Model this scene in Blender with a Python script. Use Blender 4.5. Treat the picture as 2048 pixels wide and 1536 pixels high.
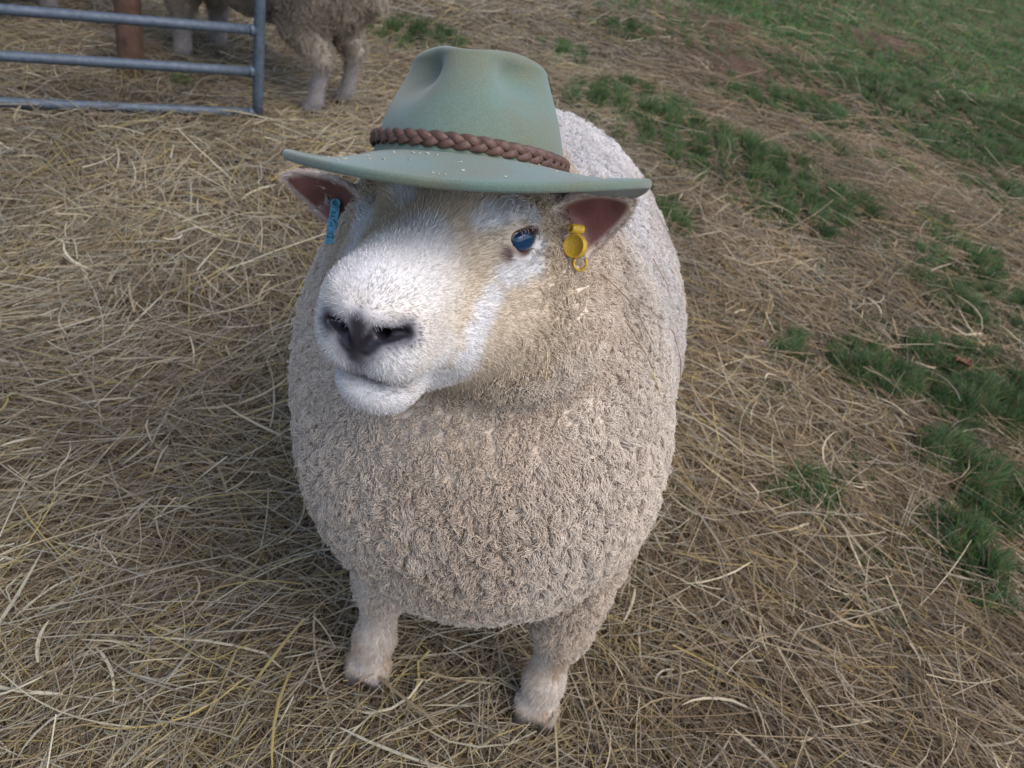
import bpy, bmesh, math, random
import numpy as np
from mathutils import Vector, Matrix, noise as mnoise
from mathutils.kdtree import KDTree

for o in list(bpy.data.objects):
    bpy.data.objects.remove(o)
rng = np.random.default_rng(7)
random.seed(7)
sc = bpy.context.scene
COL = sc.collection

# ------------------------------------------------------------------ camera
CAM_H = 1.25
PITCH = math.radians(36.0)
ROLL = math.radians(14.0)
R0 = np.array([1.0, 0, 0]); FWD = np.array([0, math.cos(PITCH), -math.sin(PITCH)])
DWN = np.array([0, -math.sin(PITCH), -math.cos(PITCH)])
c_right = R0 * math.cos(ROLL) - DWN * math.sin(ROLL)
c_down = R0 * math.sin(ROLL) + DWN * math.cos(ROLL)
camd = bpy.data.cameras.new('camera')
cam = bpy.data.objects.new('camera', camd)
COL.objects.link(cam)
m = Matrix.Identity(4)
for i in range(3):
    m[i][0] = c_right[i]; m[i][1] = -c_down[i]; m[i][2] = -FWD[i]
m[2][3] = CAM_H
cam.matrix_world = m
camd.sensor_width = 36.0
camd.lens = 1700.0 / 2048.0 * 36.0
camd.clip_start = 0.02
camd.clip_end = 2000.0
camd.dof.use_dof = True
camd.dof.focus_distance = 0.80
camd.dof.aperture_fstop = 11.0
sc.camera = cam

# ------------------------------------------------------------------ light
SUN_EL = math.radians(56.0)
SUN_AZ = math.radians(122.0)          # clockwise from +Y towards +X
w = bpy.data.worlds.new('World'); sc.world = w; w.use_nodes = True
nt = w.node_tree
bg = nt.nodes['Background']
sky = nt.nodes.new('ShaderNodeTexSky')
sky.sky_type = 'NISHITA'
sky.sun_disc = False
sky.sun_elevation = SUN_EL
sky.sun_rotation = SUN_AZ
sky.air_density = 1.0
sky.dust_density = 3.0
sky.ozone_density = 1.0
nt.links.new(sky.outputs[0], bg.inputs[0])
bg.inputs[1].default_value = 0.13
sd = bpy.data.lights.new('sun', 'SUN')
sd.energy = 0.85
sd.angle = math.radians(60.0)
sd.color = (1.0, 0.95, 0.88)
sun = bpy.data.objects.new('sun', sd); COL.objects.link(sun)
sdir = Vector((math.sin(SUN_AZ) * math.cos(SUN_EL), math.cos(SUN_AZ) * math.cos(SUN_EL), math.sin(SUN_EL)))
sun.rotation_euler = sdir.to_track_quat('Z', 'Y').to_euler()
sun.location = (3, 3, 6)
sc.view_settings.view_transform = 'Standard'
sc.view_settings.look = 'None'
sc.view_settings.gamma = 1.0
sc.view_settings.exposure = 1.02
sc.view_settings.use_curve_mapping = False
try:
    sc.cycles_curves.shape = 'RIBBONS'
    sc.cycles_curves.subdivisions = 2
except Exception:
    pass


# ------------------------------------------------------------------ helpers
def tag(o, label=None, cat=None, group=None, kind=None):
    if label: o['label'] = label
    if cat: o['category'] = cat
    if group: o['group'] = group
    if kind: o['kind'] = kind
    return o


def empty(name, loc=(0, 0, 0)):
    o = bpy.data.objects.new(name, None)
    COL.objects.link(o); o.location = loc
    o.empty_display_size = 0.05
    return o


def mesh_obj(name, verts, faces, mat, parent=None, smooth=True):
    me = bpy.data.meshes.new(name)
    me.from_pydata([tuple(v) for v in verts], [], [tuple(int(i) for i in f) for f in faces])
    if smooth:
        me.polygons.foreach_set('use_smooth', np.ones(len(me.polygons), bool))
    me.update()
    o = bpy.data.objects.new(name, me)
    COL.objects.link(o)
    if mat: me.materials.append(mat)
    if parent:
        o.parent = parent
        o.matrix_parent_inverse = Matrix.Translation(parent.location).inverted()
    return o


def quad_mesh(name, V, Q, mat, parent=None):
    """fast mesh from numpy quads"""
    me = bpy.data.meshes.new(name)
    me.vertices.add(len(V)); me.vertices.foreach_set('co', np.ascontiguousarray(V, np.float32).ravel())
    n = len(Q)
    me.loops.add(n * 4); me.loops.foreach_set('vertex_index', np.ascontiguousarray(Q, np.int32).ravel())
    me.polygons.add(n)
    me.polygons.foreach_set('loop_start', np.arange(0, n * 4, 4, dtype=np.int32))
    me.polygons.foreach_set('use_smooth', np.ones(n, bool))
    me.update(calc_edges=True); me.validate()
    o = bpy.data.objects.new(name, me); COL.objects.link(o)
    if mat: me.materials.append(mat)
    if parent:
        o.parent = parent
        o.matrix_parent_inverse = Matrix.Translation(parent.location).inverted()
    return o


def set_color(me, cols, name='col'):
    a = me.attributes.new(name, 'FLOAT_COLOR', 'POINT')
    c = np.ones((len(cols), 4), np.float32); c[:, :3] = cols
    a.data.foreach_set('color', c.ravel())


def curves_obj(name, P, R, C, mat, parent=None):
    """P (n,k,3) points, R (n,k) radii, C (n,3) colour per strand"""
    n, k, _ = P.shape
    cu = bpy.data.hair_curves.new(name)
    cu.add_curves([k] * n)
    cu.attributes['position'].data.foreach_set('vector', np.ascontiguousarray(P, np.float32).ravel())
    ra = cu.attributes.get('radius') or cu.attributes.new('radius', 'FLOAT', 'POINT')
    ra.data.foreach_set('value', np.ascontiguousarray(R, np.float32).ravel())
    ca = cu.attributes.new('col', 'FLOAT_COLOR', 'CURVE')
    cc = np.ones((n, 4), np.float32); cc[:, :3] = C
    ca.data.foreach_set('color', cc.ravel())
    o = bpy.data.objects.new(name, cu); COL.objects.link(o)
    cu.materials.append(mat)
    if parent:
        o.parent = parent
        o.matrix_parent_inverse = Matrix.Translation(parent.location).inverted()
    return o


def mat_new(name):
    mt = bpy.data.materials.new(name); mt.use_nodes = True
    t = mt.node_tree
    return mt, t, t.nodes['Principled BSDF']


def mat_plain(name, col, rough=0.6, metal=0.0, spec=0.4, nscale=0, namt=0.15, bump=0.0, bscale=200, coat=0):
    mt, t, b = mat_new(name)
    b.inputs['Roughness'].default_value = rough
    b.inputs['Metallic'].default_value = metal
    b.inputs['Specular IOR Level'].default_value = spec
    b.inputs['Coat Weight'].default_value = coat
    b.inputs['Base Color'].default_value = (*col, 1)
    if nscale or bump:
        tc = t.nodes.new('ShaderNodeTexCoord')
    if nscale:
        n = t.nodes.new('ShaderNodeTexNoise'); n.inputs['Scale'].default_value = nscale; n.inputs['Detail'].default_value = 6
        t.links.new(tc.outputs['Object'], n.inputs['Vector'])
        r = t.nodes.new('ShaderNodeValToRGB')
        r.color_ramp.elements[0].position = 0.3; r.color_ramp.elements[1].position = 0.7
        r.color_ramp.elements[0].color = (*[c * (1 - namt) for c in col], 1)
        r.color_ramp.elements[1].color = (*[min(1, c * (1 + namt)) for c in col], 1)
        t.links.new(n.outputs['Fac'], r.inputs[0]); t.links.new(r.outputs[0], b.inputs['Base Color'])
    if bump:
        n2 = t.nodes.new('ShaderNodeTexNoise'); n2.inputs['Scale'].default_value = bscale; n2.inputs['Detail'].default_value = 4
        t.links.new(tc.outputs['Object'], n2.inputs['Vector'])
        bp = t.nodes.new('ShaderNodeBump'); bp.inputs['Strength'].default_value = bump; bp.inputs['Distance'].default_value = 0.002
        t.links.new(n2.outputs['Fac'], bp.inputs['Height']); t.links.new(bp.outputs[0], b.inputs['Normal'])
    return mt


def mat_attr(name, rough=0.8, spec=0.2, transl=0.0, bump=0.0, bscale=300, sheen=0.0, wet=False):
    """surface colour comes from the 'col' attribute of the strand or vertex"""
    mt, t, b = mat_new(name)
    a = t.nodes.new('ShaderNodeAttribute'); a.attribute_name = 'col'
    t.links.new(a.outputs['Color'], b.inputs['Base Color'])
    b.inputs['Roughness'].default_value = rough
    b.inputs['Specular IOR Level'].default_value = spec
    b.inputs['Sheen Weight'].default_value = sheen
    if wet:      # dark bare skin (nose, eye rims) is moist
        mr = t.nodes.new('ShaderNodeMapRange'); mr.inputs[1].default_value = .05; mr.inputs[2].default_value = .25
        mr.inputs[3].default_value = .28; mr.inputs[4].default_value = rough
        t.links.new(a.outputs['Fac'], mr.inputs[0]); t.links.new(mr.outputs[0], b.inputs['Roughness'])
    if bump:
        tc = t.nodes.new('ShaderNodeTexCoord')
        n2 = t.nodes.new('ShaderNodeTexNoise'); n2.inputs['Scale'].default_value = bscale; n2.inputs['Detail'].default_value = 4
        t.links.new(tc.outputs['Object'], n2.inputs['Vector'])
        bp = t.nodes.new('ShaderNodeBump'); bp.inputs['Strength'].default_value = bump; bp.inputs['Distance'].default_value = 0.003
        t.links.new(n2.outputs['Fac'], bp.inputs['Height']); t.links.new(bp.outputs[0], b.inputs['Normal'])
    if transl > 0:
        out = t.nodes['Material Output']
        tr = t.nodes.new('ShaderNodeBsdfTranslucent'); t.links.new(a.outputs['Color'], tr.inputs['Color'])
        mx = t.nodes.new('ShaderNodeMixShader'); mx.inputs[0].default_value = transl
        t.links.new(b.outputs[0], mx.inputs[1]); t.links.new(tr.outputs[0], mx.inputs[2])
        t.links.new(mx.outputs[0], out.inputs['Surface'])
    return mt


# cheap value noise, vectorised
class VNoise:
    def __init__(self, seed):
        self.t = np.random.default_rng(seed).random(4096).astype(np.float64)
        self.p = np.random.default_rng(seed + 1).permutation(4096)

    def _h(self, i, j, k):
        p = self.p
        return self.t[p[(p[(p[i & 4095] + j) & 4095] + k) & 4095]]

    def __call__(self, x, y, z=None):
        if z is None: z = np.zeros_like(x)
        xi, yi, zi = np.floor(x).astype(int), np.floor(y).astype(int), np.floor(z).astype(int)
        fx, fy, fz = x - xi, y - yi, z - zi
        fx, fy, fz = [f * f * (3 - 2 * f) for f in (fx, fy, fz)]
        r = 0
        for a in (0, 1):
            for b in (0, 1):
                for c in (0, 1):
                    r = r + self._h(xi + a, yi + b, zi + c) * (fx if a else 1 - fx) * (fy if b else 1 - fy) * (fz if c else 1 - fz)
        return r


vn = VNoise(3); vn2 = VNoise(11)


def sstep(a, b, x):
    t = np.clip((x - a) / (b - a), 0, 1)
    return t * t * (3 - 2 * t)


# ------------------------------------------------------------------ ground
def gh(x, y):
    """ground height"""
    near = np.exp(-((x - 0.05) ** 2 + (y - 1.1) ** 2) / 0.9)
    h = 0.05 * (vn(x * 1.3 + 40, y * 1.3 + 40) - 0.5) + 0.025 * (vn(x * 4 + 9, y * 4 + 9) - 0.5)
    for cx, cy, r, hh in MOLES:
        h = h + hh * np.exp(-((x - cx) ** 2 + (y - cy) ** 2) / (r * r))
    return h * (1 - 0.85 * near)


MOLES = [(0.86, 5.35, 0.34, 0.05), (0.76, 6.45, 0.28, 0.05), (2.2, 7.2, 0.4, 0.05)]
# green patches: centre x, y, half width, half depth, strength
PATCH = [(-0.92, 4.37, 0.32, 0.22, 1), (-0.15, 4.65, 0.18, 0.24, 0.9), (0.24, 4.09, 0.36, 0.37, 1), (0.63, 3.72, 0.55, 0.36, 1), (0.4, 3.03, 0.15, 0.18, 0.9), (1.01, 3.5, 0.36, 0.33, 0.9), (1.22, 4.8, 0.27, 0.27, 0.9), (1.21, 4.25, 0.17, 0.19, 0.8), (2.67, 6.13, 0.79, 0.79, 1), (2.0, 4.8, 0.29, 0.3, 0.8), (1.57, 3.08, 0.31, 0.45, 1), (1.02, 2.18, 0.16, 0.16, 1), (1.36, 2.21, 0.2, 0.27, 1), (1.2, 1.82, 0.12, 0.1, 0.9), (1.1, 1.5, 0.13, 0.14, 1), (1.26, 1.69, 0.09, 0.13, 0.9), (0.72, 1.55, 0.05, 0.08, 0.5), (0.71, 2.23, 0.08, 0.08, 0.6), (2.07, 4.15, 0.25, 0.33, 0.8), (2.07, 5.87, 0.32, 0.35, 0.7), (0.82, 4.75, 0.22, 0.21, 0.7), (1.55, 4.27, 0.17, 0.18, 0.6), (-1.56, 3.12, 0.11, 0.09, 0.6), (1.11, 3.22, 0.15, 0.18, 0.8), (1.57, 3.43, 0.14, 0.23, 0.8), (0.12, 5.64, 0.26, 0.2, 0.7)]


def green(x, y):
    """how green the sward is at a point, 0..1"""
    g = np.zeros_like(x)
    jx = (vn2(x * 5, y * 5) - .5) * .16; jy = (vn2(x * 5 + 50, y * 5) - .5) * .16
    for cx, cy, a, b, s in PATCH:
        d = ((x + jx - cx) / a) ** 2 + ((y + jy - cy) / b) ** 2
        g = np.maximum(g, s * np.clip(1.25 - .85 * d, 0, 1))
    g = g * (.3 + .7 * sstep(.26, .50, vn(x * 9 + 2, y * 7) * .6 + vn2(x * 21, y * 17) * .4))
    far = sstep(3.2, 9.5, y + 0.75 * x) * 1.05
    side = sstep(-1.6, 0.2, x + 0.05 * y)
    nz = vn(x * 2.2 + 7, y * 1.5 + 3) * .4 + vn(x * 6, y * 4) * .4 + vn2(x * 14, y * 9) * .2
    g = np.maximum(g, side * np.clip((far - (1 - nz) * .74) * 2.2, 0, 1))
    g = np.maximum(g, .10 * sstep(.35, 1.2, x + .1 * y) * sstep(.45, .7, vn2(x * 7, y * 7)))
    bare = np.zeros_like(x)
    for cx, cy, r, hh in MOLES:
        bare = np.maximum(bare, np.exp(-(((x - cx) / 1.3) ** 2 + (y - cy) ** 2) / (r * r * .6)))
    return np.clip(g * (1 - 1.4 * np.clip(bare - .25, 0, 1)), 0, 1), bare


def build_ground():
    # one sheet, fine near the camera and coarse towards the horizon
    def axis(lo, hi, step, far):
        a = list(np.arange(lo, hi + 1e-6, step))
        s = step
        while a[-1] < far:
            s *= 1.5; a.append(a[-1] + s)
        s = step
        while a[0] > -far:
            s *= 1.5; a.insert(0, a[0] - s)
        return np.array(a)
    xs = axis(-5.0, 8.0, 0.05, 900); ys = axis(-1.0, 15.0, 0.05, 900)
    X, Y = np.meshgrid(xs, ys, indexing='ij')
    Z = gh(X, Y) * np.clip(1.5 - np.hypot(X, Y) / 60, 0, 1)
    V = np.stack([X, Y, Z], -1).reshape(-1, 3)
    nx, ny = len(xs), len(ys)
    I = np.arange(nx * ny).reshape(nx, ny)
    Q = np.stack([I[:-1, :-1], I[1:, :-1], I[1:, 1:], I[:-1, 1:]], -1).reshape(-1, 4)
    g, bare = green(V[:, 0], V[:, 1])
    mt, t, b = mat_new('ground_thatch')
    a = t.nodes.new('ShaderNodeAttribute'); a.attribute_name = 'col'
    tc = t.nodes.new('ShaderNodeTexCoord')
    n = t.nodes.new('ShaderNodeTexNoise'); n.inputs['Scale'].default_value = 45; n.inputs['Detail'].default_value = 8
    n.inputs['Roughness'].default_value = .75
    t.links.new(tc.outputs['Object'], n.inputs['Vector'])
    r = t.nodes.new('ShaderNodeMapRange'); r.inputs[1].default_value = .3; r.inputs[2].default_value = .7
    r.inputs[3].default_value = .35; r.inputs[4].default_value = 1.5
    t.links.new(n.outputs['Fac'], r.inputs[0])
    mx = t.nodes.new('ShaderNodeVectorMath'); mx.operation = 'SCALE'
    t.links.new(a.outputs['Color'], mx.inputs[0]); t.links.new(r.outputs[0], mx.inputs['Scale'])
    t.links.new(mx.outputs[0], b.inputs['Base Color'])
    b.inputs['Roughness'].default_value = .95; b.inputs['Specular IOR Level'].default_value = .1
    bp = t.nodes.new('ShaderNodeBump'); bp.inputs['Strength'].default_value = .8; bp.inputs['Distance'].default_value = .01
    t.links.new(n.outputs['Fac'], bp.inputs['Height']); t.links.new(bp.outputs[0], b.inputs['Normal'])
    o = quad_mesh('ground', V, Q, mt)
    hay = np.array([.085, .063, .040]); grs = np.array([.035, .07, .022]); soil = np.array([.10, .062, .042])
    c = hay + (grs - hay) * np.clip(g * 1.2, 0, 1)[:, None]
    c = c + (soil - c) * np.clip(bare * 1.6, 0, 1)[:, None]
    set_color(o.data, c)
    tag(o, kind='structure')
    return o


build_ground()


# ------------------------------------------------------------------ signed distance toolkit
def sm_min(a, b, k):
    h = np.clip(.5 + .5 * (b - a) / k, 0, 1)
    return b + (a - b) * h - k * h * (1 - h)


def sm_max(a, b, k):
    return -sm_min(-a, -b, k)


def ell(p, c, r, B=None):
    q = p - np.asarray(c)
    if B is not None: q = q @ np.asarray(B).T
    r = np.asarray(r)
    k0 = np.linalg.norm(q / r, axis=1); k1 = np.linalg.norm(q / (r * r), axis=1) + 1e-9
    return k0 * (k0 - 1) / k1


def cone(p, a, b, r1, r2):
    a = np.asarray(a, float); b = np.asarray(b, float)
    ba = b - a; l2 = ba @ ba
    h = np.clip(((p - a) @ ba) / l2, 0, 1)
    return np.linalg.norm(p - a - h[:, None] * ba, axis=1) - (r1 + (r2 - r1) * h)


def surface_nets(f, xs, ys, zs, B=4):
    """mesh f(p)=0 on a rectilinear grid, evaluating finely only near the surface"""
    def pad(a):
        r = (-(len(a) - 1)) % B
        st = a[-1] - a[-2]
        return np.concatenate([a, a[-1] + st * np.arange(1, r + 1)])
    xs, ys, zs = pad(xs), pad(ys), pad(zs)
    nx, ny, nz = len(xs), len(ys), len(zs)
    # block centres
    cx, cy, cz = [(a[:-1:B] + a[B::B]) / 2 for a in (xs, ys, zs)]
    hx, hy, hz = [(a[B::B] - a[:-1:B]) / 2 for a in (xs, ys, zs)]
    G = np.stack(np.meshgrid(cx, cy, cz, indexing='ij'), -1)
    Hh = np.sqrt(hx[:, None, None] ** 2 + hy[None, :, None] ** 2 + hz[None, None, :] ** 2)
    D = f(G.reshape(-1, 3)).reshape(G.shape[:3])
    act = np.abs(D) < Hh * 1.5 + 0.012
    S = np.where(D < 0, -1.0, 1.0).astype(np.float32)
    F = np.ones((nx, ny, nz), np.float32)
    F[:-1, :-1, :-1] = np.repeat(np.repeat(np.repeat(S, B, 0), B, 1), B, 2)
    A = np.zeros((nx, ny, nz), bool)
    A[:-1, :-1, :-1] = np.repeat(np.repeat(np.repeat(act, B, 0), B, 1), B, 2)
    for ax in range(3):     # include the upper block faces
        sh = np.zeros_like(A)
        sl = [slice(None)] * 3; sr = [slice(None)] * 3
        sl[ax] = slice(1, None); sr[ax] = slice(None, -1)
        sh[tuple(sl)] = A[tuple(sr)]
        A |= sh
    ii = np.nonzero(A)
    P = np.stack([xs[ii[0]], ys[ii[1]], zs[ii[2]]], 1)
    vals = np.empty(len(P), np.float32)
    for s in range(0, len(P), 400000):
        vals[s:s + 400000] = f(P[s:s + 400000])
    F[ii] = vals
    neg = F < 0
    cnt = np.zeros((nx - 1, ny - 1, nz - 1), np.int8)
    for a in (0, 1):
        for b in (0, 1):
            for c in (0, 1):
                cnt += neg[a:nx - 1 + a, b:ny - 1 + b, c:nz - 1 + c]
    cells = np.nonzero((cnt > 0) & (cnt < 8))
    idx = -np.ones(cnt.shape, np.int32); idx[cells] = np.arange(len(cells[0]))
    ci, cj, ck = cells
    acc = np.zeros((len(ci), 3)); num = np.zeros(len(ci))
    corners = [(a, b, c) for a in (0, 1) for b in (0, 1) for c in (0, 1)]
    fv = {k: F[ci + k[0], cj + k[1], ck + k[2]].astype(float) for k in corners}
    for k in corners:
        for ax in range(3):
            if k[ax] == 0:
                k2 = list(k); k2[ax] = 1; k2 = tuple(k2)
                f0, f1 = fv[k], fv[k2]
                cr = (f0 < 0) != (f1 < 0)
                t = np.where(cr, f0 / np.where(cr, f0 - f1, 1), 0)
                p = np.zeros((len(ci), 3)); p[:, 0] = k[0]; p[:, 1] = k[1]; p[:, 2] = k[2]
                p[:, ax] = t
                acc += p * cr[:, None]; num += cr
    acc /= num[:, None]
    V = np.stack([xs[ci] + acc[:, 0] * (xs[ci + 1] - xs[ci]), ys[cj] + acc[:, 1] * (ys[cj + 1] - ys[cj]),
                  zs[ck] + acc[:, 2] * (zs[ck + 1] - zs[ck])], 1)
    quads = []
    for ax in range(3):
        sl0 = [slice(1, -1)] * 3; sl1 = [slice(1, -1)] * 3
        sl0[ax] = slice(0, -1); sl1[ax] = slice(1, None)
        e0, e1 = neg[tuple(sl0)], neg[tuple(sl1)]
        q = np.nonzero(e0 != e1)
        fl = e0[q]
        off = [1, 1, 1]; off[ax] = 0
        base = [q[i] + off[i] for i in range(3)]
        u, v = [(1, 2), (2, 0), (0, 1)][ax]

        def g(du, dv):
            b = [a.copy() for a in base]; b[u] = b[u] - du; b[v] = b[v] - dv
            return idx[b[0], b[1], b[2]]
        Q = np.stack([g(1, 1), g(0, 1), g(0, 0), g(1, 0)], 1)
        Q[~fl] = Q[~fl][:, ::-1]
        quads.append(Q)
    Q = np.concatenate(quads)
    Q = Q[(Q >= 0).all(1)]
    return V, Q


def relax(V, Q, it=2, lam=.5, mask=None):
    n = len(V)
    E = np.concatenate([Q[:, [0, 1]], Q[:, [1, 2]], Q[:, [2, 3]], Q[:, [3, 0]]])
    deg = np.bincount(E.ravel(), minlength=n).astype(float)
    for _ in range(it):
        s = np.zeros_like(V)
        for a in range(3):
            s[:, a] = np.bincount(E[:, 0], V[E[:, 1], a], n) + np.bincount(E[:, 1], V[E[:, 0], a], n)
        d = (s / deg[:, None] - V) * lam
        V = V + (d if mask is None else d * mask[:, None])
    return V


def grad(f, P, e=.0015):
    g = np.stack([f(P + d) - f(P - d) for d in np.eye(3) * e], 1)
    return g / (np.linalg.norm(g, axis=1)[:, None] + 1e-9)


def sample_quads(V, Q, n, wgt=None):
    a, b, c, d = V[Q[:, 0]], V[Q[:, 1]], V[Q[:, 2]], V[Q[:, 3]]
    ar = np.linalg.norm(np.cross(c - a, d - b), axis=1)
    if wgt is not None: ar = ar * wgt
    cs = np.cumsum(ar); q = np.searchsorted(cs, rng.random(n) * cs[-1])
    q = np.minimum(q, len(Q) - 1)
    u, v = rng.random(n)[:, None], rng.random(n)[:, None]
    return (a[q] * (1 - u) + b[q] * u) * (1 - v) + (d[q] * (1 - u) + c[q] * u) * v


def unit(a):
    return a / (np.linalg.norm(a, axis=-1, keepdims=True) + 1e-12)


# ------------------------------------------------------------------ the ram
HEAD_O = np.array([-0.0909, 0.7573, 0.8650])


def rot3(y, p, r):
    cy, sy = math.cos(y), math.sin(y); cp, sp = math.cos(p), math.sin(p); cr, sr = math.cos(r), math.sin(r)
    return (np.array([[cy, -sy, 0], [sy, cy, 0], [0, 0, 1]]) @ np.array([[1, 0, 0], [0, cp, -sp], [0, sp, cp]])
            @ np.array([[cr, 0, sr], [0, 1, 0], [-sr, 0, cr]]))


HM = rot3(math.radians(-11.8), math.radians(-9), math.radians(-2))
H_S, H_F, H_W = HM[:, 0], -HM[:, 1], HM[:, 2]       # side (its left), forward, up
HB = np.stack([H_F, H_S, H_W])                       # world -> (u, s, w)


def to_head(p):
    return (p - HEAD_O) @ HB.T


def from_head(l):
    return HEAD_O + np.asarray(l, float) @ HB


EYE = np.array([.012, .0610, .0165])
EYE_FAR = np.array([-.022, -.062, .004])


def eye_c(s):
    return EYE if s > 0 else EYE_FAR


EYE_R = .0195
EYE_OUT = np.array([.40, .91, .06]); EYE_OUT /= np.linalg.norm(EYE_OUT)
# ear frames in head space: root, axis (root to tip), normal (hollow side)
EARS = []
for sg in (1, -1):
    root = np.array([-.055, .090, .010]) if sg > 0 else np.array([-.040, -.108, -.034])
    ax = np.array([-.08, sg * .80, .50]) if sg > 0 else np.array([.04, sg * .95, .10])
    ax /= np.linalg.norm(ax)
    nn = np.array([.92, sg * .12, -.18]); nn -= ax * (nn @ ax); nn /= np.linalg.norm(nn)
    bb = np.cross(nn, ax)
    if bb[2] < 0: bb = -bb
    EARS.append((root, ax, bb, nn, .084 if sg > 0 else .112))


def ear_half(t):
    return .034 * np.clip(1 - np.clip((t - .18) / .82, 0, 1) ** 1.7, 0, 1) ** .75 * (.72 + .28 * sstep(-.2, .25, t)) + .001


def ear_sdf(h, e):
    root, ax, bb, nn, L = e
    q = h - root
    a = q @ ax; b = q @ bb; n = q @ nn
    t = np.clip(a / L, -.2, 1.1)
    half = ear_half(t)
    bc = b - .010 * t
    cup = 9.0 * bc * bc * (1 - .25 * t) - .010 * np.sin(np.clip(t, 0, 1) * 3.1)
    thick = .0030 + .004 * (1 - sstep(0, .35, t))
    d1 = np.abs(n - cup) * .85 - thick
    d2 = np.maximum(np.abs(bc) - half, a - L)
    d3 = -a - .03
    return sm_max(sm_max(d1, d2, .004), d3, .004)


NOS_FAR = np.array([[.199, .006, -.056], [.1965, .016, -.043], [.190, .0265, -.041]])
NOS = np.array([[.199, .006, -.054], [.1965, .018, -.038], [.1855, .0350, -.033]])      # nostril slit, inner to outer end


def head_sdf(h):
    d = ell(h, (-.045, 0, -.006), (.088, .076, .064))                               # skull
    d = sm_min(d, ell(h, (.0, 0, .006), (.06, .064, .046)), .03)                    # forehead
    for s in (1, -1):
        d = sm_min(d, ell(h, (.003, s * .058, .028), (.030, .022, .012)), .020)        # brow
        d = sm_min(d, ell(h, (-.065, s * .062, -.020), (.050, .050, .058)), .03)       # wool of the poll
    q = h * np.array([1, .90, 1.0])
    d = sm_min(d, cone(q, (.02, 0, -.024), (.150, 0, -.030), .058, .045), .03)       # nose bridge
    d = sm_min(d, ell(h, (.158, 0, -.034), (.038, .044, .035)), .02)                 # nose end
    for s in (1, -1):
        d = sm_min(d, ell(h, (.150, s * .021, -.064), (.040, .029, .031)), .024)     # upper lip
        d = sm_min(d, ell(h, (-.025, s * .064, -.066), (.085, .052, .064)), .045)      # cheek
        d = sm_min(d, ell(h, (.050, s * .044, -.068), (.070, .036, .046)), .04)
    # upper lip parts from the lower jaw along the mouth line
    s_ = h[:, 1]
    mz = -.0935 - 1.5 * s_ ** 2 + .12 * np.clip(.165 - h[:, 0], 0, .2)
    jaw = cone(h, (-.02, 0, -.108), (.130, 0, -.104), .056, .032)
    jaw = sm_min(jaw, ell(h, (.134, 0, -.111), (.039, .037, .026)), .018)           # chin
    k = .010 + .03 * (1 - sstep(.07, .13, h[:, 0]))
    d = sm_min(d, jaw, k)
    gap = np.maximum(np.abs(h[:, 2] - mz) - .0014, np.maximum(.105 - h[:, 0], np.abs(s_) - .06))
    gap = np.maximum(gap, -(d + .012))
    d = sm_max(d, -gap, .004)
    # nostrils and the groove below them
    for s in (1, -1):
        a, b, c = (NOS if s > 0 else NOS_FAR) * (1, s, 1)
        d = sm_max(d, -cone(h, a, b, .0036, .0062), .004)
        d = sm_max(d, -cone(h, b, c, .0060, .0036), .004)
        d = sm_max(d, -cone(h, b, (.160, s * .016, -.034), .0058, .005), .004)
        d = sm_min(d, cone(h, (.190, s * .010, -.022), (.178, s * .030, -.014), .006, .004), .012)   # upper rim of the nostril
    d = sm_max(d, -cone(h, (.204, 0, -.050), (.192, 0, -.088), .0020, .0022), .006)
    # eye sockets and lids
    for s in (1, -1):
        e = eye_c(s)
        q = h - e
        ball = np.linalg.norm(q, axis=1)
        out = EYE_OUT * (1, s, 1)
        tang = np.cross((0, 0, 1), out) * s; tang /= np.linalg.norm(tang)      # towards the nose
        upv = np.cross(out, tang) * s
        k = q @ out; tq = q @ tang; v = q @ upv + .18 * tq
        # hollow round the eye so that it sits open
        d = sm_max(d, -ell(q, out * .024, (.024, .018, .019)), .014)
        lid = np.abs(ball - EYE_R - .0018) - .0026
        open_ = np.sqrt((tq / 1.45) ** 2 + (v * 1.08) ** 2)
        lid = sm_max(lid, -(open_ - .0124), .002)
        d = sm_min(d, ball - EYE_R + .002, .006)
        d = sm_max(d, -np.maximum(open_ - .0128, np.maximum(-(ball - EYE_R + .0035), -k)), .002)
        d = sm_min(d, np.maximum(lid, -k - .002), .004)
    return d


RUFF = np.array([-.030, .802, .762])


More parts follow.
